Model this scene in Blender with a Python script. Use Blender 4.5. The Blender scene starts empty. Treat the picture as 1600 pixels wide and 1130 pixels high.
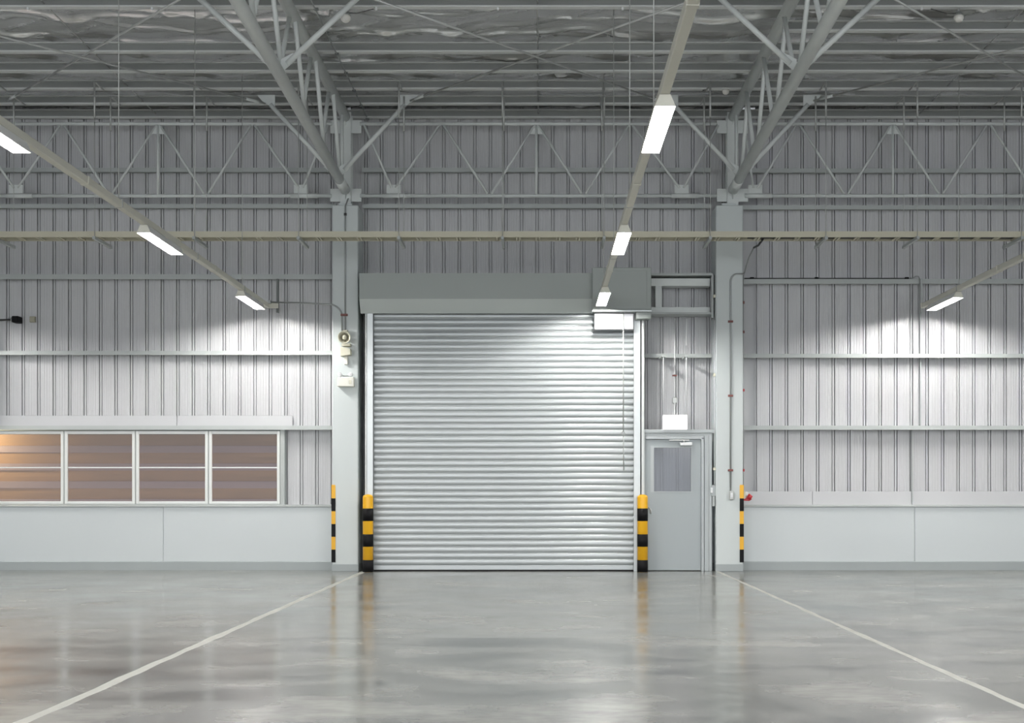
import bpy, bmesh, math, random
from mathutils import Vector, Matrix

random.seed(7)
S = bpy.context.scene
C = S.collection
PI = math.pi

# ------------------------------------------------------------------ camera, world, exposure
cam_d = bpy.data.cameras.new('camera')
cam = bpy.data.objects.new('camera', cam_d)
C.objects.link(cam)
cam.location = (0, 0, 1.2)
cam.rotation_euler = (PI / 2, 0, 0)
cam_d.sensor_width = 36
cam_d.lens = 45
cam_d.shift_x = -45 / 1600
cam_d.shift_y = 206 / 1600
cam_d.clip_end = 200
S.camera = cam

SKY_FILL = 2.55         # fill light added through the rear end, left open behind the viewer
W = bpy.data.worlds.new('world')
S.world = W
W.use_nodes = True
W.node_tree.nodes['Background'].inputs[0].default_value = (0.93, 0.97, 1.0, 1)
W.node_tree.nodes['Background'].inputs[1].default_value = SKY_FILL

S.view_settings.view_transform = 'Standard'
S.view_settings.look = 'None'
S.view_settings.exposure = 0.0
S.view_settings.gamma = 1.0
S.view_settings.use_curve_mapping = False
try:
    S.cycles.use_denoising = True
    S.cycles.max_bounces = 10
    S.cycles.diffuse_bounces = 6
    S.cycles.glossy_bounces = 4
    S.cycles.sample_clamp_indirect = 8
    S.cycles.caustics_reflective = False
    S.cycles.caustics_refractive = False
except Exception:
    pass

LAMP = 645.0        # radiance of the fluorescent tubes
SIGN = 1.15         # radiance of the lit sign


# ------------------------------------------------------------------ materials
def mat(name, col, rough=0.5, metal=0.0, spec=0.5, var=0.0, scale=3.0, stretch=(1, 1, 1), bump=0.0, bscale=40, rvar=0.0):
    m = bpy.data.materials.new(name)
    m.use_nodes = True
    nt = m.node_tree
    b = nt.nodes['Principled BSDF']
    b.inputs['Base Color'].default_value = (*col, 1)
    b.inputs['Roughness'].default_value = rough
    b.inputs['Metallic'].default_value = metal
    b.inputs['Specular IOR Level'].default_value = spec
    if var or bump or rvar:
        tc = nt.nodes.new('ShaderNodeNewGeometry')
        mp = nt.nodes.new('ShaderNodeMapping')
        mp.inputs['Scale'].default_value = stretch
        nt.links.new(tc.outputs['Position'], mp.inputs['Vector'])
        n = nt.nodes.new('ShaderNodeTexNoise')
        n.inputs['Scale'].default_value = scale
        n.inputs['Detail'].default_value = 5
        nt.links.new(mp.outputs[0], n.inputs['Vector'])
        if var:
            mx = nt.nodes.new('ShaderNodeMix')
            mx.data_type = 'RGBA'
            mx.inputs[6].default_value = tuple(c * (1 - var) for c in col) + (1,)
            mx.inputs[7].default_value = tuple(min(1, c * (1 + var)) for c in col) + (1,)
            nt.links.new(n.outputs['Fac'], mx.inputs[0])
            nt.links.new(mx.outputs[2], b.inputs['Base Color'])
        if rvar:
            mr = nt.nodes.new('ShaderNodeMapRange')
            mr.inputs[1].default_value = 0.3
            mr.inputs[2].default_value = 0.7
            mr.inputs[3].default_value = max(0.02, rough - rvar)
            mr.inputs[4].default_value = rough + rvar
            nt.links.new(n.outputs['Fac'], mr.inputs[0])
            nt.links.new(mr.outputs[0], b.inputs['Roughness'])
        if bump:
            n2 = nt.nodes.new('ShaderNodeTexNoise')
            n2.inputs['Scale'].default_value = bscale
            n2.inputs['Detail'].default_value = 3
            nt.links.new(mp.outputs[0], n2.inputs['Vector'])
            bp = nt.nodes.new('ShaderNodeBump')
            bp.inputs['Strength'].default_value = bump
            bp.inputs['Distance'].default_value = 0.01
            nt.links.new(n2.outputs['Fac'], bp.inputs['Height'])
            nt.links.new(bp.outputs[0], b.inputs['Normal'])
    return m


def emit(name, col, s):
    m = bpy.data.materials.new(name)
    m.use_nodes = True
    nt = m.node_tree
    nt.nodes.remove(nt.nodes['Principled BSDF'])
    e = nt.nodes.new('ShaderNodeEmission')
    e.inputs[0].default_value = (*col, 1)
    e.inputs[1].default_value = s
    nt.links.new(e.outputs[0], nt.nodes['Material Output'].inputs[0])
    return m


def glass(name, tint, gloss):
    m = bpy.data.materials.new(name)
    m.use_nodes = True
    nt = m.node_tree
    nt.nodes.remove(nt.nodes['Principled BSDF'])
    t = nt.nodes.new('ShaderNodeBsdfTransparent')
    t.inputs[0].default_value = (*tint, 1)
    g = nt.nodes.new('ShaderNodeBsdfGlossy')
    g.inputs['Roughness'].default_value = 0.03
    mx = nt.nodes.new('ShaderNodeMixShader')
    mx.inputs[0].default_value = gloss
    nt.links.new(t.outputs[0], mx.inputs[1])
    nt.links.new(g.outputs[0], mx.inputs[2])
    nt.links.new(mx.outputs[0], nt.nodes['Material Output'].inputs[0])
    return m


def concrete(name, lo, hi):
    """Polished concrete: cloudy patches, sideways trowel streaks, uneven gloss."""
    m = bpy.data.materials.new(name)
    m.use_nodes = True
    nt = m.node_tree
    b = nt.nodes['Principled BSDF']
    geo = nt.nodes.new('ShaderNodeNewGeometry')

    def noise(sc, stretch, det=6, rough=0.6):
        mp = nt.nodes.new('ShaderNodeMapping')
        mp.inputs['Scale'].default_value = stretch
        nt.links.new(geo.outputs['Position'], mp.inputs['Vector'])
        n = nt.nodes.new('ShaderNodeTexNoise')
        n.inputs['Scale'].default_value = sc
        n.inputs['Detail'].default_value = det
        n.inputs['Roughness'].default_value = rough
        nt.links.new(mp.outputs[0], n.inputs['Vector'])
        return n.outputs['Fac']
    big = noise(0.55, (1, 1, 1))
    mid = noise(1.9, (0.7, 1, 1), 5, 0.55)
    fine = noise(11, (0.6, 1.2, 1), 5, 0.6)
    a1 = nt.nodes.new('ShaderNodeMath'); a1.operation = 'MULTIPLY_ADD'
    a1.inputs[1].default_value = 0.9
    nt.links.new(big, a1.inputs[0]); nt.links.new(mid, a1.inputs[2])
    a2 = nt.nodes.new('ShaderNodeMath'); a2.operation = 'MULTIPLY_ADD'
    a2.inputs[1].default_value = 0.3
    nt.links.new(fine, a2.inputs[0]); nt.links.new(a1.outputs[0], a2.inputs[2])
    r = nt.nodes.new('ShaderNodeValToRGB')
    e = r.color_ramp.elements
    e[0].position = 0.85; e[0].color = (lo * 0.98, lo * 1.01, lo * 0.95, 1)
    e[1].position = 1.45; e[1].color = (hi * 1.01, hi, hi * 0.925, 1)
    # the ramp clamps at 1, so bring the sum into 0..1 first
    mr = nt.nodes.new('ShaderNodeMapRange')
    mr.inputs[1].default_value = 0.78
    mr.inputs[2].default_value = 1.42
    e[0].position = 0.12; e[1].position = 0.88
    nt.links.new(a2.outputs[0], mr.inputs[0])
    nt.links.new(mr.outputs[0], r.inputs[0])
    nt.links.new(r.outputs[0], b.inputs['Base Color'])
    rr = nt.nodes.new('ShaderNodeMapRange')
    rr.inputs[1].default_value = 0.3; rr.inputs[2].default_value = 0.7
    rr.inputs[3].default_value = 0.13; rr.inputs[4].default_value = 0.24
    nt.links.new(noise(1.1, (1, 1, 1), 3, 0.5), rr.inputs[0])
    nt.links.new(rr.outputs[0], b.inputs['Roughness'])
    b.inputs['Specular IOR Level'].default_value = 0.45
    return m


M = dict(
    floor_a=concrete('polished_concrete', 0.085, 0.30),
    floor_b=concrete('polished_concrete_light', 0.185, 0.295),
    joint=mat('joint_sealant', (0.41, 0.41, 0.375), 0.5, var=0.12, scale=6),
    clad=mat('cladding_paint', (0.545, 0.545, 0.56), 0.38, var=0.04, scale=1.2),
    girt=mat('girt_paint', (0.45, 0.475, 0.47), 0.45, var=0.05),
    lowwall=mat('white_wall_paint', (0.60, 0.635, 0.65), 0.55, var=0.03, scale=0.8),
    base=mat('grey_base_paint', (0.36, 0.39, 0.395), 0.5, var=0.05),
    column=mat('column_paint', (0.60, 0.64, 0.64), 0.5, var=0.025, scale=1.0),
    steel=mat('grey_steel_paint', (0.70, 0.73, 0.72), 0.33, var=0.08, scale=4),
    darksteel=mat('dark_steel', (0.17, 0.18, 0.18), 0.45, var=0.1),
    foil=mat('foil', (0.82, 0.82, 0.815), 0.19, metal=0.70, bump=0.25, bscale=14, stretch=(0.6, 1, 1)),
    flange=mat('flange_lit_tone', (0.72, 0.735, 0.725), 0.45, spec=0.3, var=0.08, scale=2),  # paler than the web, paints in light from the floor
    purlin=mat('purlin_web_shade_tone', (0.36, 0.37, 0.36), 0.5, metal=0.0, spec=0.3, var=0.12, scale=2),  # darker than the flanges, paints in shade on the web
    rod=mat('galvanised_rod', (0.50, 0.51, 0.50), 0.4, metal=0.4, var=0.05),
    tray=mat('beige_tray', (0.60, 0.57, 0.45), 0.5, var=0.07, scale=1.5),
    rail=mat('cream_rail', (0.68, 0.665, 0.59), 0.45, var=0.04),
    hood=mat('hood_paint', (0.36, 0.39, 0.375), 0.4, var=0.04, scale=1.5),
    skirt=mat('skirt_grey', (0.58, 0.62, 0.605), 0.4, var=0.04, scale=1.5),  # lighter grey than the hood above it
    slat=mat('shutter_slat', (0.475, 0.50, 0.51), 0.34, metal=0.3, var=0.04, scale=2, stretch=(1, 1, 0.2)),
    guide=mat('shutter_guide', (0.56, 0.585, 0.59), 0.35, metal=0.4, var=0.05),
    motorplate=mat('motor_plate_metal', (0.50, 0.50, 0.53), 0.35, metal=0.2, var=0.03),
    door=mat('door_paint', (0.37, 0.405, 0.42), 0.42, var=0.03, scale=1.0),
    doorframe=mat('door_frame_paint', (0.44, 0.47, 0.48), 0.42, var=0.03),
    white=mat('white_plastic', (0.78, 0.77, 0.70), 0.4, var=0.02),
    whitemetal=mat('white_metal', (0.76, 0.77, 0.78), 0.35, var=0.02),
    cream=mat('cream_plastic', (0.66, 0.64, 0.52), 0.42, var=0.03),
    horn_in=mat('horn_inside', (0.42, 0.40, 0.31), 0.5, var=0.05),
    beige=mat('beige_box', (0.36, 0.34, 0.26), 0.5, var=0.03),
    black=mat('black_paint', (0.006, 0.006, 0.007), 0.55, spec=0.15, var=0.1),
    yellow=mat('yellow_paint', (0.82, 0.43, 0.012), 0.32, var=0.04, scale=3),
    red=mat('red_plastic', (0.45, 0.02, 0.03), 0.4, var=0.05),
    clip=mat('red_brown_clip', (0.20, 0.07, 0.06), 0.5, var=0.1),
    conduit=mat('grey_conduit', (0.34, 0.355, 0.35), 0.4, metal=0.3, var=0.05),
    cable=mat('black_cable', (0.03, 0.03, 0.03), 0.5, var=0.1),
    winframe=mat('white_window_frame', (0.74, 0.75, 0.74), 0.4, var=0.02),
    board=mat('brown_board', (0.36, 0.25, 0.125), 0.5, var=0.35, scale=3, stretch=(0.35, 1, 6)),
    boardgap=mat('grey_brown_board', (0.34, 0.31, 0.34), 0.5, var=0.15, scale=3, stretch=(0.3, 1, 4)),
    reflector=mat('white_reflector', (0.85, 0.85, 0.84), 0.4, var=0.01),
    tube=emit('lit_tube', (1.0, 0.985, 0.95), LAMP),
    sign=emit('lit_sign', (1.0, 0.99, 0.985), SIGN),
    pane=glass('window_glass', (0.78, 0.70, 0.68), 0.045),
    doorpane=glass('door_glass', (0.80, 0.81, 0.84), 0.06),
    globe=mat('frosted_globe', (0.80, 0.78, 0.74), 0.3, var=0.02),
)


# ------------------------------------------------------------------ mesh builder
class MB:
    def __init__(self):
        self.v = []; self.f = []; self.s = []

    def add(self, vs, fs, smooth=False):
        o = len(self.v)
        self.v += [tuple(p) for p in vs]
        self.f += [tuple(i + o for i in f) for f in fs]
        self.s += ([smooth] * len(fs) if isinstance(smooth, bool) else list(smooth))
        return self

    def box(self, x0, x1, y0, y1, z0, z1):
        x0, x1 = min(x0, x1), max(x0, x1); y0, y1 = min(y0, y1), max(y0, y1); z0, z1 = min(z0, z1), max(z0, z1)
        return self.add([(x0, y0, z0), (x1, y0, z0), (x1, y1, z0), (x0, y1, z0), (x0, y0, z1), (x1, y0, z1), (x1, y1, z1), (x0, y1, z1)],
                        [(0, 3, 2, 1), (4, 5, 6, 7), (0, 1, 5, 4), (1, 2, 6, 5), (2, 3, 7, 6), (3, 0, 4, 7)])

    def cbox(self, x0, x1, y0, y1, z0, z1, c=0.006):
        """box with chamfered edges"""
        b = bmesh.new()
        bmesh.ops.create_cube(b, size=1)
        for v in b.verts:
            v.co = Vector(((x0 + x1) / 2 + v.co.x * abs(x1 - x0), (y0 + y1) / 2 + v.co.y * abs(y1 - y0), (z0 + z1) / 2 + v.co.z * abs(z1 - z0)))
        bmesh.ops.bevel(b, geom=b.edges[:], offset=c, segments=1, affect='EDGES')
        b.verts.index_update()
        self.add([v.co[:] for v in b.verts], [[v.index for v in f.verts] for f in b.faces])
        b.free()
        return self

    def tube(self, pts, r, n=8, caps=True):
        pts = [Vector(p) for p in pts]
        rings = []
        for i, p in enumerate(pts):
            if i == 0: d = pts[1] - pts[0]
            elif i == len(pts) - 1: d = pts[-1] - pts[-2]
            else: d = (pts[i + 1] - pts[i]).normalized() + (pts[i] - pts[i - 1]).normalized()
            d.normalize()
            up = Vector((0, 0, 1)) if abs(d.z) < 0.9 else Vector((0, 1, 0))
            a = d.cross(up).normalized(); b = a.cross(d).normalized()
            rr = r[i] if isinstance(r, (list, tuple)) else r
            rings.append([p + (a * math.cos(t) + b * math.sin(t)) * rr for t in [2 * PI * k / n for k in range(n)]])
        # keep the rings in step with one another
        vs = []
        for i, rg in enumerate(rings):
            if i:
                prev = rings[i - 1]
                k = min(range(n), key=lambda q: (rg[q] - pts[i] - (prev[0] - pts[i - 1])).length)
                rings[i] = rg[k:] + rg[:k]
        for rg in rings: vs += rg
        fs = []; sm = []
        for i in range(len(rings) - 1):
            for k in range(n):
                k2 = (k + 1) % n
                fs.append((i * n + k, i * n + k2, (i + 1) * n + k2, (i + 1) * n + k)); sm.append(True)
        if caps:
            fs.append(tuple(range(n))[::-1]); sm.append(False)
            L = (len(rings) - 1) * n
            fs.append(tuple(range(L, L + n))); sm.append(False)
        return self.add(vs, fs, sm)

    def lathe(self, prof, org, axis='Z', n=20, caps=True):
        """prof: (radius, height) pairs turned about the axis through org"""
        vs = []; fs = []
        for r, h in prof:
            for k in range(n):
                t = 2 * PI * k / n
                a, b = r * math.cos(t), r * math.sin(t)
                q = {'Z': (a, b, h), 'Y': (a, h, b), 'X': (h, a, b)}[axis]
                vs.append(tuple(org[i] + q[i] for i in range(3)))
        sm = []
        for i in range(len(prof) - 1):
            for k in range(n):
                k2 = (k + 1) % n
                fs.append((i * n + k, i * n + k2, (i + 1) * n + k2, (i + 1) * n + k)); sm.append(True)
        if caps:
            fs.append(tuple(range(n))[::-1]); sm.append(False)
            L = (len(prof) - 1) * n
            fs.append(tuple(range(L, L + n))); sm.append(False)
        return self.add(vs, fs, sm)

    def extrude(self, prof, x0, x1, closed=True, smooth=False):
        """(y, z) profile run along X"""
        n = len(prof)
        vs = [(x0, y, z) for y, z in prof] + [(x1, y, z) for y, z in prof]
        fs = []; sm = []
        for i in range(n if closed else n - 1):
            j = (i + 1) % n
            fs.append((i, j, n + j, n + i)); sm.append(smooth)
        if closed:
            fs.append(tuple(range(n))[::-1]); fs.append(tuple(range(n, 2 * n))); sm += [False, False]
        return self.add(vs, fs, sm)

    def plate(self, pts, th):
        """flat polygon given as 3-D points, thickened by the vector th"""
        n = len(pts); th = Vector(th)
        vs = [Vector(p) for p in pts] + [Vector(p) + th for p in pts]
        fs = [tuple(range(n))[::-1], tuple(range(n, 2 * n))]
        for i in range(n):
            j = (i + 1) % n
            fs.append((i, j, n + j, n + i))
        return self.add(vs, fs)

    def mesh(self, name, material, org=(0, 0, 0)):
        me = bpy.data.meshes.new(name)
        me.from_pydata([(x - org[0], y - org[1], z - org[2]) for x, y, z in self.v], [], self.f)
        me.polygons.foreach_set('use_smooth', self.s)
        b = bmesh.new(); b.from_mesh(me)
        bmesh.ops.recalc_face_normals(b, faces=b.faces[:])
        b.to_mesh(me); b.free()
        me.materials.append(M[material])
        return me

    def build(self, name, material, parent=None, label=None):
        org = world_org(parent)
        return link(name, self.mesh(name, material, org), parent, label=label)


def world_org(o):
    v = Vector((0, 0, 0))
    while o is not None:
        v += o.location; o = o.parent
    return v


def link(name, me, parent=None, loc=(0, 0, 0), label=None):
    o = bpy.data.objects.new(name, me)
    C.objects.link(o)
    o.parent = parent
    o.location = loc
    if label: o['label'] = label
    return o


def thing(name, label, cat, loc=(0, 0, 0), group=None, kind=None):
    o = bpy.data.objects.new(name, None)
    C.objects.link(o)
    o.location = loc
    o.empty_display_size = 0.2
    o['label'] = label; o['category'] = cat
    if group: o['group'] = group
    if kind: o['kind'] = kind
    return o


def at(px, py, Y):
    """pixel of the photograph at depth Y -> (x, z) in metres"""
    return (px - 845) * Y / 2000, 1.2 + (771 - py) * Y / 2000


def X(px, Y): return (px - 845) * Y / 2000
def Z(py, Y): return 1.2 + (771 - py) * Y / 2000


def copy_tree(src, loc, label=None, group=None):
    r = src.copy(); C.objects.link(r); r.location = loc
    if label: r['label'] = label
    if group: r['group'] = group
    for ch in list(src.children):
        c = ch.copy(); C.objects.link(c); c.parent = r
        for g in list(ch.children):
            d = g.copy(); C.objects.link(d); d.parent = c
    return r


RX0, RX1, RY0 = -20.0, 20.0, -5.0        # the hall: side walls and the rear end, left open to the fill
YC = 20.25                               # inner face of the cladding
ZP, ZF = 7.10, 7.245                     # underside of the purlins, insulation foil

# ------------------------------------------------------------------ floor
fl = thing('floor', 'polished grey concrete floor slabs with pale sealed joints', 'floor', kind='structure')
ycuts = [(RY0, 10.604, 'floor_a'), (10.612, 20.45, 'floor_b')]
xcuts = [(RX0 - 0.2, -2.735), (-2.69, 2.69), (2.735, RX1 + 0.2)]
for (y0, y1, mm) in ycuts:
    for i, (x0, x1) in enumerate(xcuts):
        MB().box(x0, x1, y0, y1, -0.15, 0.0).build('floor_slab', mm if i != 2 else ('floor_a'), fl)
for xm, wd in ((-2.7125, 0.076), (2.7125, 0.056)):
    # hand spread sealant: wavy edges lap a little over the slabs
    m = MB(); ys = [RY0 + (19.64 - RY0) * i / 240 for i in range(241)]
    vs = []
    for y in ys:
        a = wd / 2 * (1 + 0.16 * math.sin(3.1 * y) + 0.12 * math.sin(7.7 * y + 1) + random.uniform(-0.07, 0.07))
        b_ = wd / 2 * (1 + 0.16 * math.sin(2.3 * y + 2) + 0.12 * math.sin(8.9 * y) + random.uniform(-0.07, 0.07))
        vs += [(xm - a, y, 0.0), (xm - a * 0.9, y, 0.0016), (xm + b_ * 0.9, y, 0.0016), (xm + b_, y, 0.0)]
    fs = []
    for i in range(240):
        for k in range(3): fs.append((4 * i + k, 4 * i + k + 1, 4 * i + k + 5, 4 * i + k + 4))
    m.add(vs, fs)
    m.build('joint_filler', 'joint', fl)
MB().box(RX0, RX1, 10.604, 10.612, -0.1, -0.004).build('joint_filler', 'joint', fl)

# ------------------------------------------------------------------ side shell (outside the frame), no rear wall so the fill gets in
MB().box(RX0 - 0.2, RX0, RY0, 20.45, 0, ZF).build('wall_left', 'clad')
MB().box(RX1, RX1 + 0.2, RY0, 20.45, 0, ZF).build('wall_right', 'clad')
for n_, l_ in (('wall_left', 'grey clad side wall on the left'), ('wall_right', 'grey clad side wall on the right')):
    bpy.data.objects[n_]['kind'] = 'structure'; bpy.data.objects[n_]['label'] = l_; bpy.data.objects[n_]['category'] = 'wall'

# ------------------------------------------------------------------ back wall
wb = thing('wall_back', 'back wall of ribbed light grey metal cladding above a white dado', 'wall', (0, YC, 0), kind='structure')


def clad_profile(p):
    """x, y across one sheet from groove centre to groove centre; y grows away from the room"""
    # a narrow raised strip between two deep slots, then the broad pan with faint swages
    c, w, d = 0.013, 0.014, 0.046
    pts = [(0, 0.010), (c, 0.010), (c + 0.001, d), (c + w - 0.001, d), (c + w, 0)]
    a, b = c + w, p - c - w
    k = 5
    st = (b - a) / k
    for i in range(k):
        x = a + st * i
        pts += [(x + st * 0.40, 0.0), (x + st * 0.58, -0.0022), (x + st * 0.76, 0.0)]
    pts += [(b, 0), (p - c - w + 0.001, d), (p - c - 0.001, d), (p - c, 0.010), (p, 0.010)]
    out = []
    for q in pts:
        if not out or (abs(q[0] - out[-1][0]) > 1e-5 or abs(q[1] - out[-1][1]) > 1e-5): out.append(q)
    return out


def clad_mesh(p, z0, z1):
    pr = clad_profile(p); n = len(pr)
    th = 0.004
    vs = [(x, y, z0) for x, y in pr] + [(x, y, z1) for x, y in pr]
    fs = [(i, i + 1, n + i + 1, n + i) for i in range(n - 1)]
    m = MB().add(vs, fs)
    return m.mesh('wall_panel', 'clad')


def clad_bay(anchor_px, pitch_px, px0, px1, z0, z1):
    p = pitch_px * YC / 2000
    x = X(anchor_px, YC)
    me = clad_mesh(p, z0, z1)
    a, b = X(px0, YC), X(px1, YC)
    k = math.floor((a - x) / p)
    while x + k * p < b:
        link('wall_panel', me, wb, (x + k * p, 0, 0))
        k += 1
    return x + k * p


WIN_R = 443          # right edge of the window band
ZWT = Z(669, 20.2)
clad_bay(374.5, 24.15, -1120, 446, ZWT, ZF + 0.12)
clad_bay(374.5, 24.15, 447.5, 520, 0.95, ZF + 0.12)
clad_bay(815, 24.3, 566, 1132, 0.0, ZF + 0.12)
clad_bay(1204.5, 24.4, 1182, 2810, 0.95, ZF + 0.12)
# flat closing sheets behind the columns
for a, b in ((512, 572), (1108, 1190)):
    MB().box(X(a, YC), X(b, YC), YC + 0.062, YC + 0.068, 0.0, ZF + 0.12).build('closing_sheet', 'clad', wb)

# dado panels, base band and sills
for (a, b) in ((RX0, X(254.7, 20)), (X(255.2, 20), -3.1)):
    MB().cbox(a, b, 20.0, 20.24, 0.02, 0.985, 0.004).build('dado_panel', 'lowwall', wb)
for (a, b) in ((3.0, X(1428.9, 20)), (X(1429.4, 20), RX1)):
    MB().cbox(a, b, 20.0, 20.24, 0.02, 0.985, 0.004).build('dado_panel', 'lowwall', wb)
MB().cbox(2.56, 2.75, 20.0, 20.24, 0.0, 1.0, 0.004).build('dado_panel', 'lowwall', wb)
for (a, b, nm) in ((RX0, -3.1, 'baseboard_left'), (3.0, RX1, 'baseboard_right')):
    o = MB().extrude([(19.985, 0), (19.985, 0.128), (19.992, 0.138), (20.02, 0.138), (20.02, 0)], a, b).build(nm, 'base')
    o['kind'] = 'structure'; o['category'] = 'baseboard'
    o['label'] = 'grey painted base band under the dado on the %s of the shutter' % ('window side' if a < 0 else 'door side')
for (a, b) in ((RX0, -3.1), (3.0, RX1)):
    MB().extrude([(19.97, 0.99), (19.97, 1.005), (20.04, 1.02), (20.24, 1.02), (20.24, 0.985), (20.0, 0.985)], a, b).build('sill', 'girt', wb)
# flashing strips
fa = [(RX0, X(276, 20.2)), (X(276.6, 20.2), X(457, 20.2))]
for a, b in fa:
    MB().cbox(a, b, 20.2, 20.215, Z(667, 20.2), Z(649.5, 20.2), 0.004).build('flashing', 'clad', wb)
for a, b in ((3.05, X(1269, 20.2)), (X(1269.6, 20.2), X(1424, 20.2)), (X(1425.2, 20.2), RX1)):
    MB().cbox(a, b, 20.2, 20.215, 1.01, Z(768, 20.2), 0.004).build('flashing', 'clad', wb)


# girts: C channels run along the wall
def girt(x0, x1, pz, h=0.085, y0=20.06):
    zc = Z(pz, y0)
    z0, z1 = zc - h / 2, zc + h / 2
    t = 0.008
    # channel laid open side down, with a short back lip
    pr = [(y0, z0), (y0, z1), (YC - 0.004, z1), (YC - 0.004, z0 + 0.03), (YC - 0.004 - t, z0 + 0.03), (YC - 0.004 - t, z1 - t), (y0 + t, z1 - t), (y0 + t, z0)]
    return MB().extrude(pr, x0, x1).build('girt', 'girt', wb)


XL, XR = -3.21, 3.11
for pz, h in ((265.5, 0.066), (322, 0.066), (432.5, 0.08), (551.5, 0.064), (668.5, 0.066)):
    girt(RX0, XL, pz, h)
for pz, h in ((265.5, 0.066), (322, 0.066)):
    girt(-2.79, 2.68, pz, h)
for pz, h in ((266.5, 0.066), (324, 0.066), (439.8, 0.075), (556, 0.064), (668.5, 0.066)):
    girt(XR, RX1, pz, h)
girt(1.6, 2.68, 556, 0.064)
for px, a, b in ((1437.8, 440.5, 669), (1425, 669, 785)):
    MB().box(X(px - 1, 20.2), X(px + 1, 20.2), 20.17, 20.24, Z(b, 20.2), Z(a, 20.2)).build('sheet_lap', 'girt', wb)

# ------------------------------------------------------------------ ceiling: foil and purlins
ce = thing('ceiling', 'roof underside of silver foil insulation on galvanised purlins', 'ceiling', (0, 0, ZF), kind='structure')
pur = [20.17, 19.47, 18.75, 17.97, 17.18, 16.40, 15.6, 14.82, 14.05, 13.3, 12.5]


def foil_z(x, y):
    def crease(v, sharp): return (1 - abs(math.sin(v))) ** sharp
    z = 0.042 * crease(3.3 * y + 0.9 * math.sin(0.8 * x + 2) + 0.45 * math.sin(2.3 * x) + 0.2 * math.sin(6.1 * x + y), 5)
    z += 0.030 * crease(5.1 * y + 1.4 * math.sin(0.55 * x) + 0.7 * math.sin(1.9 * x + 1) + 0.25 * math.sin(7.3 * x), 6)
    z += 0.014 * crease(2.2 * y + 1.7 * x + 1.5 * math.sin(1.1 * x + 2.7 * y), 7)
    z += 0.010 * math.sin(1.7 * x + 0.6) * math.sin(2.1 * y + 0.4 * x)
    return ZF + 0.06 - z


def foil(y0, y1, x0, x1, nx, ny):
    vs = []; fs = []
    for j in range(ny + 1):
        y = y0 + (y1 - y0) * j / ny
        for i in range(nx + 1):
            x = x0 + (x1 - x0) * i / nx
            vs.append((x, y, foil_z(x, y)))
    for j in range(ny):
        for i in range(nx):
            k = j * (nx + 1) + i
            fs.append((k, k + 1, k + nx + 2, k + nx + 1))
    return MB().add(vs, fs, True)


edges = [20.3] + pur + [RY0]
for i in range(len(edges) - 1):
    y1, y0 = edges[i], edges[i + 1]
    if y0 > 12: foil(y0, y1, RX0, RX1, 640, max(4, int((y1 - y0) / 0.034))).build('foil_sheet', 'foil', ce)
    else: foil(y0, y1, RX0, RX1, 60, 60).build('foil_sheet', 'foil', ce)


def purlin(yc, x0, x1):
    """C section: open side to the viewer; web colour darkened as shade, flange colour lightened as lit"""
    t = 0.006
    y0, y1 = yc - 0.085, yc
    z0, z1 = ZP, ZP + 0.13
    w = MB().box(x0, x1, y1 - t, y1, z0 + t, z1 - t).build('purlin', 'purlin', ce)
    MB().extrude([(y1, z0), (y1, z0 + t), (y0 + t, z0 + t), (y0 + t, z0 + 0.020), (y0, z0 + 0.020), (y0, z0)], x0, x1).build('flange', 'flange', w, 'purlin flange coloured paler as if lit from below')
    MB().extrude([(y1, z1), (y1, z1 - t), (y0 + t, z1 - t), (y0 + t, z1 - 0.014), (y0, z1 - 0.014), (y0, z1)], x0, x1).build('flange', 'flange', w, 'purlin flange coloured paler as if lit from below')


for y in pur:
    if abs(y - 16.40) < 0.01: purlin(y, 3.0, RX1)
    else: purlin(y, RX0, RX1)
# sag rods that tie the purlins at mid bay
for xs in (-6.05, -0.04, 5.95):
    MB().tube([(xs, 20.1, ZP + 0.065), (xs, 12.5, ZP + 0.065)], 0.008, 6).build('sag_rod', 'rod', ce)
MB().tube([(-2.72, 20.0, ZP - 0.012), (-2.76, 12.5, ZP - 0.012)], 0.010, 6).build('conduit_run', 'conduit', ce)
for y in pur[:7]:
    MB().cbox(-2.755, -2.705, y - 0.05, y - 0.01, ZP - 0.026, ZP + 0.002, 0.004).build('clip', 'darksteel', ce)
for px in (44, 238, 588, 778, 973, 1310, 1440):
    x = X(px, 15.55)
    MB().cbox(x - 0.014, x + 0.014, 15.53, 15.56, ZP - 0.03, ZP + 0.003, 0.004).build('clip', 'whitemetal', ce)
# torn tuft of insulation hanging under the foil
b = MB()
vs = []; fs = []
for i in range(5):
    for j in range(9):
        t = 2 * PI * j / 9
        r = [0.0, 0.05, 0.075, 0.07, 0.03][i] * (1 + 0.25 * math.sin(3 * t + i))
        vs.append((0.28 + 1.2 * r * math.cos(t), 18.37 + 0.7 * r * math.sin(t), [ZF - 0.07, ZF - 0.065, ZF - 0.04, ZF - 0.01, ZF + 0.01][i]))
for i in range(4):
    for j in range(9):
        fs.append((i * 9 + j, i * 9 + (j + 1) % 9, (i + 1) * 9 + (j + 1) % 9, (i + 1) * 9 + j))
b.add(vs, fs, True).build('insulation_tuft', 'whitemetal', ce)

# ------------------------------------------------------------------ columns
CY = 19.66


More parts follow.
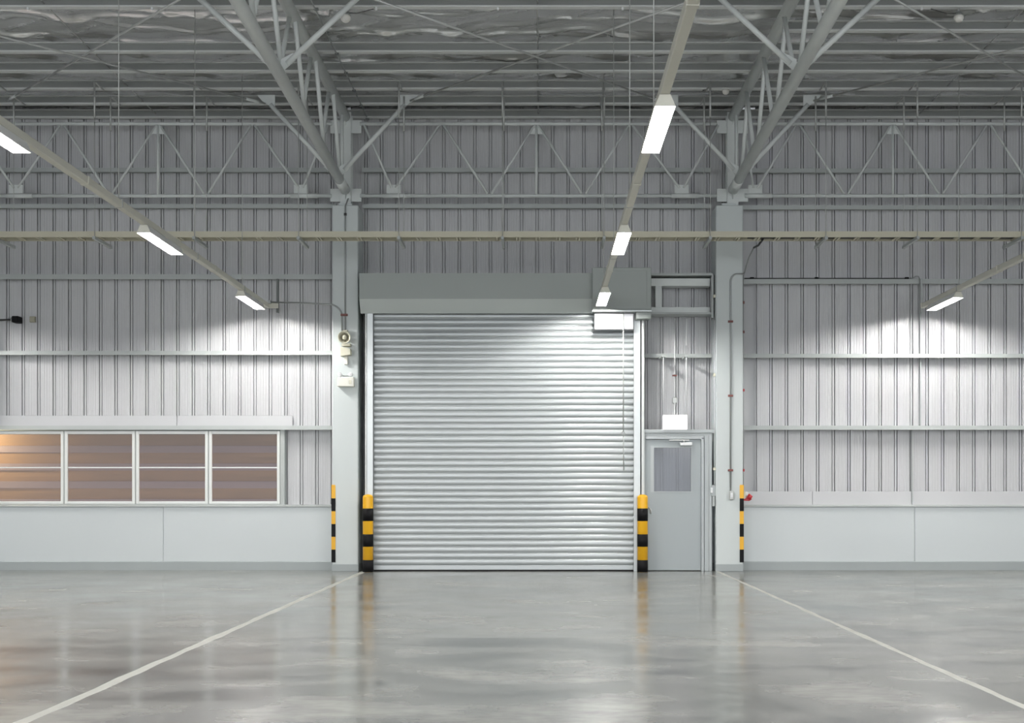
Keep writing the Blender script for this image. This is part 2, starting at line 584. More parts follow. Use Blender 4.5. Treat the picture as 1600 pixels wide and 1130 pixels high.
def column(xa, xb, xs, label):
    t = thing('column', label, 'column', ((xa + xb) / 2, CY, 0), kind='structure')
    MB().cbox(xa, xb, CY, 20.22, 0.10, 5.63, 0.012).build('shaft', 'column', t)
    MB().cbox(xa - 0.004, xb + 0.004, CY - 0.006, 20.22, 0.0, 0.112, 0.004).build('plinth', 'base', t)
    MB().cbox(xa + 0.09, xb - 0.10, CY + 0.03, 20.1, 5.63, 5.665, 0.004).build('cap_plate', 'column', t)
    # steel H post that carries the trusses
    m = MB()
    m.box(xs - 0.085, xs + 0.085, 19.80, 19.815, 5.66, ZP)
    m.box(xs - 0.085, xs + 0.085, 20.0, 20.015, 5.66, ZP)
    m.box(xs - 0.007, xs + 0.007, 19.815, 20.0, 5.66, ZP)
    m.build('steel_post', 'steel', t)
    for z in (5.72, 6.78):
        m = MB()
        for s in (-1, 1):
            m.box(xs + s * 0.085, xs + s * 0.24, 19.83, 19.845, z, z + 0.2)
        m.build('bracket_plate', 'steel', t)
    return t


column(-3.205, -2.805, -3.02, 'pale grey square column left of the roller shutter')
column(2.69, 3.107, 2.97, 'pale grey square column right of the grey door')
column(-9.20, -8.80, -9.0, 'pale grey column beyond the windows at the left edge')
column(8.75, 9.17, 8.96, 'pale grey column beyond the right edge of the picture')


# ------------------------------------------------------------------ roof trusses
def roof_truss(xs, label, near=5.5):
    t = thing('roof_truss', label, 'truss', (xs, 19.8, 5.8), 'tubular roof trusses')
    zl = lambda y: 5.885 + (19.8 - y) * 0.031
    zu = ZP - 0.078
    MB().tube([(xs, 19.78, zu), (xs, near, zu)], 0.076, 16).build('top_chord', 'steel', t)
    MB().tube([(xs, 19.72, zl(19.72)), (xs, near, zl(near))], 0.074, 16).build('bottom_chord', 'steel', t)
    MB().tube([(xs, 19.74, zl(19.74)), (xs, 19.18, zl(19.18))], 0.079, 16).build('sleeve', 'steel', t)
    # pointed end plates
    for zz in (zl(19.74), zu):
        MB().plate([(xs - 0.008, 19.55, zz + 0.06), (xs - 0.008, 19.80, zz + 0.09), (xs - 0.008, 19.80, zz - 0.13), (xs - 0.008, 19.70, zz - 0.06)], (0.016, 0, 0)).build('end_plate', 'steel', t)
    k = 0
    up = 19.85 - 1.43
    while up > near + 0.6:
        for dy in (0.72, -0.71):
            lo = up + dy
            if lo > 19.5: lo = 19.3
            m = MB()
            dx = 0.022 if dy > 0 else -0.022
            m.tube([(xs + dx, up + (0.03 if dy > 0 else -0.03), zu), (xs + dx, lo, zl(lo))], 0.029, 8)
            m.build('web', 'steel', t)
        up -= 1.43
    MB().tube([(xs, 19.45, zu), (xs, 19.45, zl(19.45))], 0.026, 8).build('web', 'steel', t)
    # fly braces down to the bottom chord, on both sides
    for y in (19.02, 14.72):
        for s in (-1, 1):
            z0 = zl(y) + 0.05
            m = MB()
            m.tube([(xs + s * 0.10, y, z0 + 0.05), (xs + s * 1.0, y, ZP - 0.12)], 0.034, 8)
            m.build('fly_brace', 'steel', t)
            MB().plate([(xs + s * 0.03, y - 0.006, z0 - 0.06), (xs + s * 0.20, y - 0.006, z0 + 0.09), (xs + s * 0.17, y - 0.006, z0 + 0.17), (xs + s * 0.03, y - 0.006, z0 + 0.10)], (0, 0.012, 0)).build('gusset', 'steel', t)
            MB().plate([(xs + s * 0.93, y - 0.006, ZP - 0.20), (xs + s * 0.93, y - 0.006, ZP + 0.02), (xs + s * 1.2, y - 0.006, ZP + 0.02), (xs + s * 1.12, y - 0.006, ZP - 0.07)], (0, 0.012, 0)).build('gusset', 'steel', t)
    return t


roof_truss(-3.02, 'tubular grey roof truss running from the column left of the shutter')
roof_truss(2.97, 'tubular grey roof truss running from the column right of the door')


# ------------------------------------------------------------------ trusses along the wall
def wall_truss(x0, x1, posts, ups, los, label, gus):
    y = 19.83
    zt, zb = Z(193.5, y), Z(306, y)
    t = thing('wall_truss', label, 'truss', ((x0 + x1) / 2, y, zb), 'slim zigzag trusses along the back wall')
    MB().tube([(x0, y, zt), (x1, y, zt)], 0.027, 10).build('top_chord', 'steel', t)
    MB().tube([(x0, y, zb), (x1, y, zb)], 0.027, 10).build('bottom_chord', 'steel', t)
    ns = sorted([(X(p, y), zt - 0.02) for p in ups] + [(X(p, y), zb + (0.12 if p in gus else 0.03)) for p in los])
    for (xa, za), (xb, zb_) in zip(ns, ns[1:]):
        s = 0.03 if xb > xa else -0.03
        MB().tube([(xa + s, y, za), (xb - s, y, zb_)], 0.019, 8).build('web', 'steel', t)
    for p in gus:
        xg = X(p, y)
        MB().cbox(xg - 0.11, xg + 0.11, y - 0.007, y + 0.007, zb + 0.03, zb + 0.17, 0.003).build('gusset', 'steel', t)
        MB().tube([(xg - 0.16, y, zb), (xg + 0.26, y, zb)], 0.036, 10).build('sleeve', 'steel', t)
    for p in posts:
        xg = X(p, y)
        MB().tube([(xg, y, zt), (xg, y, zb)], 0.022, 8).build('post', 'steel', t)
        MB().plate([(xg - 0.11, y - 0.006, zt - 0.16), (xg + 0.11, y - 0.006, zt - 0.16), (xg + 0.04, y - 0.006, zt - 0.01), (xg - 0.04, y - 0.006, zt - 0.01)], (0, 0.012, 0)).build('gusset', 'steel', t)
    return t


wall_truss(-2.80, 2.72, [838], [566, 690, 838, 985, 1125], [615, 765, 912, 1065], 'zigzag wall truss between the two columns above the shutter', [615, 1065])
wall_truss(-8.80, -3.24, [247], [-50, 97, 247, 395, 516], [25, 172, 322, 470], 'zigzag wall truss above the windows', [25, 470])
wall_truss(3.20, 8.75, [1395], [1160, 1247, 1395, 1545, 1640], [1180, 1322, 1470, 1615], 'zigzag wall truss above the plain wall on the door side', [1180, 1615])

# ------------------------------------------------------------------ bracing rods under the roof
GB = 'diagonal bracing rods under the roof'


def brace(a, b, label):
    t = thing('bracing_rod', label, 'rod', a, GB)
    MB().tube([a, b], 0.014, 6).build('rod', 'rod', t)
    va, vb = Vector(a), Vector(b)
    d = (vb - va).normalized()
    MB().tube([va + d * 0.12, va + d * 0.34], 0.021, 8).build('turnbuckle', 'steel', t)


for xs, where in ((-9.0, 'over the windows'), (-3.02, 'over the shutter'), (2.97, 'over the plain right wall')):
    xe = xs + 5.99
    brace((xs + 1.08, 19.0, ZP - 0.07), (xe - 1.08, 14.74, ZP - 0.17), 'thin roof bracing rod %s, lower end to the left' % where)
    brace((xe - 1.08, 19.0, ZP - 0.115), (xs + 1.08, 14.70, ZP - 0.215), 'thin roof bracing rod %s, lower end to the right' % where)

# ------------------------------------------------------------------ cable tray
TZ = 4.875
ty0, ty1 = 18.36, 18.66
ct = thing('cable_tray', 'long beige cable tray hung across the hall above the shutter', 'cable tray', (0, ty0, TZ))
for y, s in ((ty0, 1), (ty1, -1)):
    pr = [(y, TZ), (y, TZ + 0.085), (y + s * 0.018, TZ + 0.085), (y + s * 0.018, TZ + 0.078), (y + s * 0.006, TZ + 0.078), (y + s * 0.006, TZ + 0.007), (y + s * 0.018, TZ + 0.007), (y + s * 0.018, TZ)]
    MB().extrude(pr, RX0 + 0.05, RX1 - 0.05).build('side_rail', 'tray', ct)
rung = MB().box(-0.012, 0.012, ty0 + 0.018 - ty0, ty1 - 0.018 - ty0, 0.006, 0.02).mesh('rung', 'tray')
x = -8.7
while x < 8.2:
    for dx in (0, 0.045):
        link('rung', rung, ct, (x + dx, 0, 0.0))
    x += 0.288
for k in range(5):
    yk = ty0 + 0.06 + 0.045 * k
    MB().tube([(3.0, yk - 0.006, TZ + 0.034), (8, yk + 0.008, TZ + 0.034), (RX1 - 0.1, yk + 0.006, TZ + 0.034)], 0.010, 6).build('cable', 'cable', ct)
near_px = [-10, 147, 303, 466, 623, 785, 944, 1110, 1291, 1434, 1597]
for p in near_px:
    xa = X(p, 18.3)
    pr = [(18.28, TZ - 0.042), (18.28, TZ - 0.001), (19.02, TZ - 0.001), (19.02, TZ - 0.042)]
    MB().extrude(pr, xa - 0.02, xa + 0.02).build('support_arm', 'girt', ct)
    for y, pp in ((18.32, 18.72), (19.0, 19.44)):
        MB().tube([(xa, y, TZ - 0.05), (xa, y, ZP - 0.5)], 0.0055, 6).build('hanger_rod', 'rod', ct)
        m = MB(); m.tube([(xa, y, ZP - 0.52), (xa, y, ZP - 0.01)], 0.014, 6); m.tube([(xa, y, ZP - 0.01), (xa, pp, ZP - 0.005)], 0.012, 6)
        m.build('hanger_bracket', 'rod', ct)

# ------------------------------------------------------------------ light rails and strip lights
LZ = 4.0
LH = 0.10
rows = [(-9.45, 'leftmost'), (-4.27, 'left'), (0.90, 'centre'), (5.98, 'right'), (11.2, 'far right')]
row_lab = {-9.45: 'cream lighting rail beyond the left edge of the picture', -4.27: 'cream lighting rail running towards the wall above the windows',
           0.90: 'cream lighting rail running towards the right end of the shutter hood', 5.98: 'cream lighting rail running to the wall on the door side',
           11.2: 'cream lighting rail beyond the right edge of the picture'}
for xr, _ in rows:
    t = thing('lighting_rail', row_lab[xr], 'lighting rail', (xr, 19.9, LZ + 0.09), 'cream lighting rails')
    yend = 19.95 if xr != 0.90 else 19.33
    zt = LZ + 0.092
    w = 0.036
    pr = [(xr - w, zt), (xr - w, zt + 0.075), (xr + w, zt + 0.075), (xr + w, zt)]
    ys = [yend, 16.7, 12.0, 7.6, 3.0, -2.0, -6.0]
    for y1, y0 in zip(ys, ys[1:]):
        MB().cbox(xr - w, xr + w, y0 + 0.003, y1 - 0.003, zt, zt + 0.075, 0.006).build('rail_section', 'rail', t)
    for yj in ys[1:-1]:
        MB().cbox(xr - w - 0.005, xr + w + 0.005, yj - 0.03, yj + 0.03, zt - 0.004, zt + 0.08, 0.004).build('joint_clip', 'rail', t)
    for y in (18.3, 15.8, 12.95) + (() if xr == -4.27 else (10.2,)) + (7.4, 4.6, 1.8, -1.0, -3.8):
        MB().tube([(xr, y, zt + 0.07), (xr, y, ZF + 0.004)], 0.0048, 6).build('hanger_rod', 'rod', t)
        MB().cbox(xr - w - 0.006, xr + w + 0.006, y - 0.012, y + 0.012, zt - 0.003, zt + 0.084, 0.003).build('hanger_clip', 'rod', t)

L2 = 0.62
lamp = thing('strip_light', 'strip light', 'light', (0, 0, LZ), 'lit strip lights on the rails')
# housing: inverted trough with a lip that shields the tube
prof = [(-0.078, 0.0), (-0.040, 0.088), (0.040, 0.088), (0.078, 0.0), (0.072, 0.0), (0.036, 0.080), (-0.036, 0.080), (-0.072, 0.0)]
n = len(prof)
m = MB()
vs = [(x, -L2 - 0.02, z) for x, z in prof] + [(x, L2 + 0.02, z) for x, z in prof]
m.add(vs, [(i, (i + 1) % n, n + (i + 1) % n, n + i) for i in range(n)])
hs = link('reflector_housing', m.mesh('reflector_housing', 'reflector'), lamp)
for s in (-1, 1):
    y = s * (L2 + 0.012)
    m = MB().plate([(-0.076, y, 0.002), (-0.039, y, 0.087), (0.039, y, 0.087), (0.076, y, 0.002)], (0, s * 0.008, 0))
    link('end_cap', m.mesh('end_cap', 'rail'), lamp)
m = MB().tube([(0, -L2 + 0.01, 0.024), (0, L2 - 0.01, 0.024)], 0.014, 10)
link('fluorescent_tube', m.mesh('fluorescent_tube', 'tube'), lamp)
RAILNAME = {-9.45: 'rail beyond the left edge', -4.27: 'rail over the windows', 0.90: 'centre rail', 5.98: 'door side rail', 11.2: 'rail beyond the right edge'}
lab = {(-4.27, 18.85): 'lit strip light at the wall end of the rail over the windows',
       (-4.27, 14.4): 'lit strip light in mid rail above the cable tray over the windows',
       (-4.27, 9.9): 'lit strip light cut by the left edge of the picture',
       (0.90, 18.52): 'smallest lit strip light, in front of the shutter motor box',
       (0.90, 14.4): 'lit strip light crossing the cable tray on the centre rail',
       (0.90, 9.9): 'largest lit strip light, high on the centre rail under the roof',
       (5.98, 18.97): 'lit strip light against the plain wall on the door side'}
first = True
for xr, _ in rows:
    for y in ({0.90: 18.52, 5.98: 18.97}.get(xr, 18.85), 14.4, 9.9, 5.4, 0.9, -3.6):
        nth = {14.4: 'second', 9.9: 'third', 5.4: 'fourth', 0.9: 'fifth', -3.6: 'sixth'}.get(y, 'first')
        l = lab.get((xr, y), 'strip light out of frame, %s from the wall on the %s' % (nth, RAILNAME[xr]))
        if first and (xr, y) == (-9.45, 18.85):
            lamp.location = (xr, y, LZ); lamp['label'] = l; first = False
        else:
            copy_tree(lamp, (xr, y, LZ), l)

# ------------------------------------------------------------------ roller shutter
SY = 19.72
sh = thing('roller_shutter', 'large closed silver roller shutter in the middle of the back wall', 'shutter', (-0.57, SY, 0))
sx0, sx1 = -2.575, 1.428
NS, P0, PT = 41, 0.095, 0.0948
prof = [(0.010, 0.0), (0.009, 0.008), (-0.003, 0.012), (-0.008, 0.022), (-0.0105, 0.036), (-0.0115, 0.050), (-0.0105, 0.064), (-0.0075, 0.077), (-0.001, 0.088), (0.010, PT)]
slat = MB().extrude([(y, z) for y, z in prof], sx0, sx1, closed=False, smooth=True)
slat.add([(sx0, 0.012, 0), (sx1, 0.012, 0), (sx1, 0.012, PT), (sx0, 0.012, PT)], [(0, 1, 2, 3)])
sm_ = slat.mesh('slat', 'slat', (-0.57, 0, 0))
for k in range(NS):
    link('slat', sm_, sh, (0, 0, P0 + k * PT))
MB().cbox(sx0, sx1, SY - 0.018, SY + 0.014, 0.022, 0.093, 0.004).build('bottom_bar', 'slat', sh)
MB().box(sx0, sx1, SY - 0.01, SY + 0.012, 0.0, 0.022).build('rubber_seal', 'black', sh)
for a, b in ((-2.665, -2.572), (1.425, 1.525)):
    pr = [(a, SY - 0.10), (b, SY - 0.10)]
    m = MB()
    m.cbox(a, b, SY - 0.10, SY - 0.085, 0, 3.99, 0.003)
    o = a if a < 0 else b
    m.box(o, o + (0.008 if a < 0 else -0.008), SY - 0.09, SY + 0.05, 0, 3.99)
    m.cbox(a, b, SY + 0.035, SY + 0.05, 0, 3.99, 0.003)
    m.build('guide_rail', 'guide', sh)
MB().cbox(-2.70, -2.672, SY - 0.06, SY + 0.10, 0, 3.99, 0.003).build('jamb_angle', 'steel', sh)
MB().cbox(1.545, 1.59, SY - 0.055, SY + 0.10, 0, 3.99, 0.003).build('jamb_angle', 'steel', sh)
# hood
hx0, hx1 = -2.76, 1.67
hp = [(19.46, 4.547), (19.46, 4.158), (19.49, 4.158), (19.49, 4.515), (20.18, 4.515), (20.18, 4.547)]
hd = MB().extrude(hp, hx0, hx1).build('hood', 'hood', sh)
MB().extrude([(19.458, 4.157), (19.61, 3.957), (19.635, 3.957), (19.488, 4.157)], hx0, hx1).build('hood_skirt', 'skirt', sh, 'lighter grey skirt along the bottom of the hood')
for xe in (hx0, hx1 - 0.012):
    MB().plate([(xe, 19.465, 4.54), (xe, 19.465, 4.165), (xe, 19.61, 3.962), (xe, 20.17, 3.962), (xe, 20.17, 4.54)], (0.012, 0, 0)).build('hood_end', 'hood', sh)
MB().tube([(hx0 + 0.04, 19.88, 4.24), (hx1 - 0.04, 19.88, 4.24)], 0.22, 20).build('curtain_roll', 'slat', sh)
# motor cover: box with an inset panel
mc = MB().cbox(0.778, 1.672, 19.37, 19.455, 3.975, 4.618, 0.006).build('motor_cover', 'hood', sh)
m = MB()
for a, b, c, d in ((0.788, 0.885, 3.985, 4.608), (1.607, 1.662, 3.985, 4.608), (0.885, 1.607, 4.563, 4.608), (0.885, 1.607, 3.985, 4.05)):
    m.box(a, b, 19.358, 19.37, c, d)
m.build('cover_frame', 'hood', mc)
MB().cbox(0.778, 1.677, 19.335, 19.60, 3.945, 3.972, 0.004).build('cover_lip', 'guide', sh)
MB().cbox(1.445, 1.672, 19.40, 19.62, 3.85, 3.945, 0.004).build('end_bracket', 'hood', sh)
MB().cbox(0.815, 1.410, 19.47, 19.615, 3.695, 3.94, 0.006).build('motor_plate', 'motorplate', sh)

# pull chain in front of the curtain
pc = thing('pull_chain', 'thin hand chain with a hook hanging in front of the shutter', 'chain', (X(974, 19.42), 19.42, Z(735, 19.42)))
xc = X(974, 19.42)
MB().tube([(xc, 19.42, 3.94), (xc, 19.42, Z(675, 19.42))], 0.009, 6).build('chain', 'rod', pc)
MB().tube([(xc + 0.003, 19.42, Z(682, 19.42)), (xc + 0.006, 19.42, Z(735, 19.42))], 0.008, 6).build('chain_tail', 'conduit', pc)
ring = [(xc + 0.024 * math.cos(t), 19.42, Z(677.5, 19.42) + 0.034 * math.sin(t)) for t in [PI * (0.5 + 1.75 * k / 12) for k in range(13)]]
MB().tube(ring, 0.008, 6).build('hook', 'conduit', pc)

# ------------------------------------------------------------------ steel frame right of the hood
sf = thing('steel_frame', 'grey steel frame bolted between the shutter hood and the column', 'frame', (2.15, 19.9, 3.9))
a_, b_ = 1.69, 2.66
MB().extrude([(19.80, Z(431, 19.85)), (19.80, Z(427.5, 19.85)), (20.15, Z(427.5, 19.85)), (20.15, Z(431, 19.85))], a_, b_).build('top_plate', 'girt', sf)
MB().cbox(a_, b_ - 0.03, 19.90, 20.1, Z(447, 19.9), Z(435, 19.9), 0.004).build('beam', 'steel', sf)
MB().cbox(X(1024, 19.92), X(1034, 19.92), 19.92, 20.08, Z(483, 19.9), Z(446, 19.9), 0.004).build('upright', 'steel', sf)
MB().cbox(a_, b_ - 0.03, 19.90, 20.1, Z(488.5, 19.9), Z(480, 19.9), 0.004).build('beam', 'steel', sf)
MB().extrude([(19.82, Z(491.5, 19.85)), (19.82, Z(488.6, 19.85)), (20.12, Z(488.6, 19.85)), (20.12, Z(491.5, 19.85))], a_, b_).build('bottom_plate', 'girt', sf)
m = MB(); m.box(b_ - 0.025, b_, 19.78, 19.79, Z(497, 19.8), Z(430, 19.8)); m.box(b_, b_ + 0.01, 19.78, 20.0, Z(497, 19.8), Z(430, 19.8))
m.build('end_angle', 'girt', sf)

# ------------------------------------------------------------------ personnel door
DY = 19.76
d1 = thing('door_1', 'grey personnel door with a glazed upper panel beside the shutter', 'door', (2.05, DY, 0), kind='structure')
lx0, lx1 = 1.618, 2.470
zt_ = 2.03
px0, px1, pz0, pz1 = 1.745, 2.318, 1.23, 1.905
# leaf as four rails round the vision panel
m = MB()
m.box(lx0, px0, DY, DY + 0.045, 0.012, zt_)
m.box(px1, lx1, DY, DY + 0.045, 0.012, zt_)
m.box(px0, px1, DY, DY + 0.045, 0.012, pz0)
m.box(px0, px1, DY, DY + 0.045, pz1, zt_)
lf = m.build('door_leaf', 'door', d1)
m = MB()
g = 0.012
for a, b, c, d in ((px0 - 0.05, px0, pz0 - g, pz1 + 0.03), (px1, px1 + g, pz0 - g, pz1 + 0.02), (px0, px1, pz0 - g, pz0), (px0, px1, pz1, pz1 + g)):
    m.box(a, b, DY - 0.008, DY + 0.002, c, d)
m.build('glazing_bead', 'doorframe', lf)
MB().box(px0, px1, DY + 0.018, DY + 0.024, pz0, pz1).build('glass_pane', 'doorpane', lf)
MB().cbox(X(1062, DY), X(1081, DY), DY - 0.06, DY - 0.001, Z(696.5, DY), Z(691.5, DY), 0.005).build('door_closer', 'whitemetal', lf)
m = MB(); m.cbox(X(1045, DY), X(1076, DY), DY - 0.05, DY - 0.035, Z(688.6, DY) - 0.005, Z(687, DY), 0.003)
m.tube([(X(1068, DY), DY - 0.045, Z(688, DY)), (X(1069, DY), DY - 0.05, Z(699, DY))], 0.008, 6)
m.build('closer_arm', 'rod', lf)
m = MB(); m.tube([(X(1014, DY), DY, Z(794, DY)), (X(1014, DY), DY - 0.06, Z(794, DY)), (X(1016.5, DY), DY - 0.065, Z(797, DY)), (X(1016.5, DY), DY - 0.065, Z(803, DY))], 0.011, 8)
m.build('door_handle', 'rod', lf)
# frame
MB().cbox(1.592, lx0 - 0.003, DY - 0.03, DY + 0.1, 0, 2.09, 0.004).build('door_jamb', 'doorframe', d1)
MB().cbox(lx1 + 0.003, 2.515, DY - 0.045, DY + 0.1, 0, 2.06, 0.004).build('door_jamb', 'doorframe', d1)
MB().cbox(2.521, 2.59, DY - 0.03, DY + 0.1, 0, 2.09, 0.004).build('jamb_channel', 'doorframe', d1)
MB().cbox(2.59, 2.637, DY - 0.04, DY + 0.1, 0, 2.09, 0.004).build('jamb_channel', 'doorframe', d1)
MB().cbox(lx0 - 0.003, lx1 + 0.045, DY - 0.045, DY + 0.1, zt_ + 0.004, zt_ + 0.05, 0.004).build('door_head', 'doorframe', d1)
MB().cbox(1.592, 2.637, DY - 0.025, DY + 0.1, zt_ + 0.052, zt_ + 0.10, 0.004).build('door_head', 'doorframe', d1)
MB().cbox(1.592, 2.67, DY - 0.05, DY + 0.2, zt_ + 0.10, zt_ + 0.155, 0.004).build('header_channel', 'doorframe', d1)

# ------------------------------------------------------------------ lit sign over the door
EY = 19.70
es = thing('lit_sign', 'glowing blank white sign box hung above the grey door', 'sign', (X(1054.5, EY), EY, Z(672, EY)))
ex0, ex1, ez0, ez1 = X(1035.5, EY), X(1074, EY), Z(671.5, EY), Z(648.5, EY)
MB().cbox(ex0, ex1, EY - 0.04, EY + 0.04, ez0, ez1, 0.008).build('light_box', 'sign', es)
for p in (1036.5, 1072.5):
    MB().tube([(X(p, EY), EY, ez1 - 0.004), (X(p, EY), EY, Z(556, EY))], 0.008, 8).build('hanger_tube', 'whitemetal', es)
    MB().cbox(X(p, EY) - 0.03, X(p, EY) + 0.03, EY - 0.02, 20.065, Z(557, EY) - 0.012, Z(557, EY) + 0.012, 0.003).build('hanger_bracket', 'girt', es)
sc = thing('sign_conduit', 'thin conduit with a small junction box feeding the lit sign', 'conduit', (X(1054, EY), EY, Z(648, EY)))
MB().tube([(X(1054.5, 19.98), 19.98, 3.93), (X(1054.5, 19.98), 19.98, Z(628, 19.98)), (X(1054.2, EY), EY, Z(640, EY)), (X(1054.2, EY), EY, ez1 - 0.002)], 0.010, 8).build('tube', 'whitemetal', sc)
MB().tube([(X(1072.5, 19.97), 19.97, 3.93), (X(1072.5, 19.97), 19.97, Z(540, 19.97))], 0.012, 8).build('tube', 'whitemetal', sc)
xj, zj = at(1054.2, 626, 19.96)
MB().cbox(xj - 0.04, xj + 0.04, 19.93, 19.99, zj - 0.05, zj + 0.05, 0.012).build('junction_box', 'rod', sc)
xj, zj = at(1054.2, 587, 19.96)
MB().cbox(xj - 0.035, xj + 0.035, 19.94, 19.99, zj - 0.012, zj + 0.012, 0.003).build('clip', 'clip', sc)

# ------------------------------------------------------------------ windows
WY = 20.10
wx = [-125, -12.5, 100, 211.5, 325.5, 438]
for i in range(5):
    name = 'window_%d' % (i + 1) if i < 4 else 'window_5'
    pa, pb = wx[i], wx[i + 1]
    labw = ['white framed window beyond the left edge', 'window with the brightest golden boards, cut by the left edge', 'second full window with brown boards behind the glass',
            'third window from the left edge, dim brown boards behind', 'last window of the band, nearest the column'][i]
    w = thing(name, labw, 'window', (X((pa + pb) / 2, WY), WY, 1.03), kind='structure')
    xa, xb = X(pa, WY), X(pb, WY)
    za, zb = Z(789.5, WY), Z(672.8, WY)
    gp = 0.008
    fw = 0.045
    m = MB()
    m.cbox(xa + gp, xa + gp + fw, WY, WY + 0.06, za + 0.02, zb - 0.01, 0.004)
    m.cbox(xb - gp - fw, xb - gp, WY, WY + 0.06, za + 0.02, zb - 0.01, 0.004)
    m.cbox(xa + gp + fw, xb - gp - fw, WY, WY + 0.06, za + 0.02, za + 0.06, 0.004)
    m.cbox(xa + gp + fw, xb - gp - fw, WY, WY + 0.06, zb - 0.055, zb - 0.01, 0.004)
    m.build('window_frame', 'winframe', w)
    MB().box(xa, xb, WY + 0.015, WY + 0.10, zb - 0.008, zb).build('window_head', 'girt', w)
    MB().box(xa, xb, WY - 0.02, WY + 0.12, za, za + 0.019).build('window_sill', 'girt', w)
    zm = Z(730.8, WY)
    MB().cbox(xa + gp + fw, xb - gp - fw, WY + 0.012, WY + 0.05, zm - 0.010, zm + 0.010, 0.003).build('transom', 'winframe', w)
    for c, d in ((za + 0.06, zm - 0.010), (zm + 0.010, zb - 0.055)):
        MB().box(xa + gp + fw, xb - gp - fw, WY + 0.028, WY + 0.034, c, d).build('pane', 'pane', w)
    MB().box(xb - 0.006, xb + 0.006, WY + 0.02, WY + 0.06, za, zb).build('mullion', 'girt', w)
xw = X(438, WY)
MB().cbox(xw, X(444.5, WY), WY + 0.01, YC, Z(789.5, WY), Z(671, WY), 0.003).build('window_jamb', 'girt', bpy.data.objects['window_5'])

# boards outside, seen through the glass
bf = thing('board_fence', 'brown horizontal boards seen behind the window glass', 'fence', (-8.2, 21.15, 0.6))
BY = 21.15
for k in range(6):
    # wide brown boards stand proud, narrow grey-brown ones sit back
    zc = Z(688 + 27.8 * (k - 0) - 0, BY)
    MB().cbox(-12.5, -3.6, BY, BY + 0.02, zc - 0.094, zc + 0.092, 0.005).build('board', 'board', bf)
    MB().cbox(-12.5, -3.6, BY - 0.025, BY + 0.05, zc - 0.206, zc - 0.092, 0.004).build('narrow_board', 'boardgap', bf)
MB().cbox(-12.5, -3.6, BY + 0.06, BY + 0.12, 0.3, 2.9, 0.004).build('backing', 'darksteel', bf)
MB().cbox(-12.6, -3.5, 20.46, BY + 0.12, 2.9, 2.94, 0.004).build('fill_shade_cover', 'darksteel', bf)  # added unseen cover, keeps the sky fill off the boards
wl = bpy.data.lights.new('yard_lamp', 'POINT')
wl.energy = 105; wl.color = (1.0, 0.86, 0.50); wl.shadow_soft_size = 0.08
wo = bpy.data.objects.new('yard_lamp', wl); C.objects.link(wo); wo.location = (-9.5, 20.62, 2.3)

# ------------------------------------------------------------------ bollards and corner guards
BL = 19.5


def bollard(px, label, g='black and yellow bollards beside the shutter'):
    xb = X(px, BL)
    t = thing('bollard', label, 'bollard', (xb, BL, 0), g)
    r = 0.080
    hz = 1.185
    prof = [(r, 0.0), (r, hz - 0.045)] + [(r * math.cos(a), hz - 0.045 + 0.045 * math.sin(a)) for a in [PI / 2 * k / 6 for k in range(1, 6)]] + [(0.004, hz)]
    MB().lathe(prof, (xb, BL, 0), 'Z', 28).build('post', 'yellow', t, )
    for z0, z1 in ((0.001, 0.185), (0.387, 0.577), (0.778, 0.970)):
        MB().lathe([(r - 0.004, z0), (r + 0.0015, z0), (r + 0.0015, z1), (r - 0.004, z1)], (xb, BL, 0), 'Z', 28).build('black_band', 'black', t, 'black painted band')
    return t


bollard(575, 'black and yellow bollard beside the column on the window side')
bollard(1004, 'black and yellow bollard in front of the grey door')


def guard(xe, s, label):
    t = thing('corner_guard', label, 'corner guard', (xe, CY, 0.12), 'striped corner guards on the columns')
    for k in range(6):
        z1 = Z(759 + 20 * k, CY - 0.01); z0 = Z(759 + 20 * (k + 1), CY - 0.01) + 0.001
        m = MB()
        m.box(xe, xe - s * 0.052, CY - 0.010, CY - 0.001, z0, z1)
        m.box(xe + s * 0.001, xe + s * 0.010, CY - 0.010, CY + 0.045, z0, z1)
        if k == 0:
            m.cbox(min(xe + s * 0.009, xe - s * 0.049), max(xe + s * 0.009, xe - s * 0.049), CY - 0.010, CY - 0.001, z1 - 0.001, z1 + 0.012, 0.003)
        m.build('yellow_band' if k % 2 == 0 else 'black_band', 'yellow' if k % 2 == 0 else 'black', t)


guard(-3.205, -1, 'black and yellow striped guard on the column left of the shutter')
guard(3.107, 1, 'black and yellow striped guard on the column right of the door')

# ------------------------------------------------------------------ siren, emergency light on the left column
sx, sz = at(538, 527, 19.5)
sp = thing('siren_speaker', 'cream horn siren mounted high on the left column', 'siren', (sx, CY, sz))
hp = [(0.030, 0.10), (0.034, 0.06), (0.050, 0.02), (0.072, -0.02), (0.092, -0.05), (0.097, -0.06), (0.092, -0.062), (0.070, -0.02), (0.046, 0.02), (0.030, 0.05)]
MB().lathe(hp, (sx, 19.54, sz), 'Y', 28, caps=False).build('horn', 'cream', sp)
MB().lathe([(0.068, -0.012), (0.045, 0.022), (0.030, 0.05), (0.001, 0.05)], (sx, 19.535, sz), 'Y', 28, caps=False).build('horn_throat', 'horn_in', sp, 'olive horn throat')
MB().lathe([(0.030, 0.03), (0.036, -0.03), (0.030, -0.045), (0.002, -0.052)], (sx, 19.54, sz), 'Y', 20, caps=False).build('reflex_bell', 'cream', sp)
MB().cbox(sx - 0.035, sx + 0.035, 19.56, CY - 0.002, sz + 0.06, sz + 0.12, 0.006).build('driver_mount', 'cream', sp)
MB().tube([(sx, 19.60, sz), (sx, CY - 0.001, sz)], 0.034, 14).build('driver', 'cream', sp)
m = MB(); m.cbox(sx - 0.05, sx + 0.085, 19.54, CY - 0.002, sz - 0.13, sz - 0.088, 0.005)
m.build('swivel', 'cream', sp)
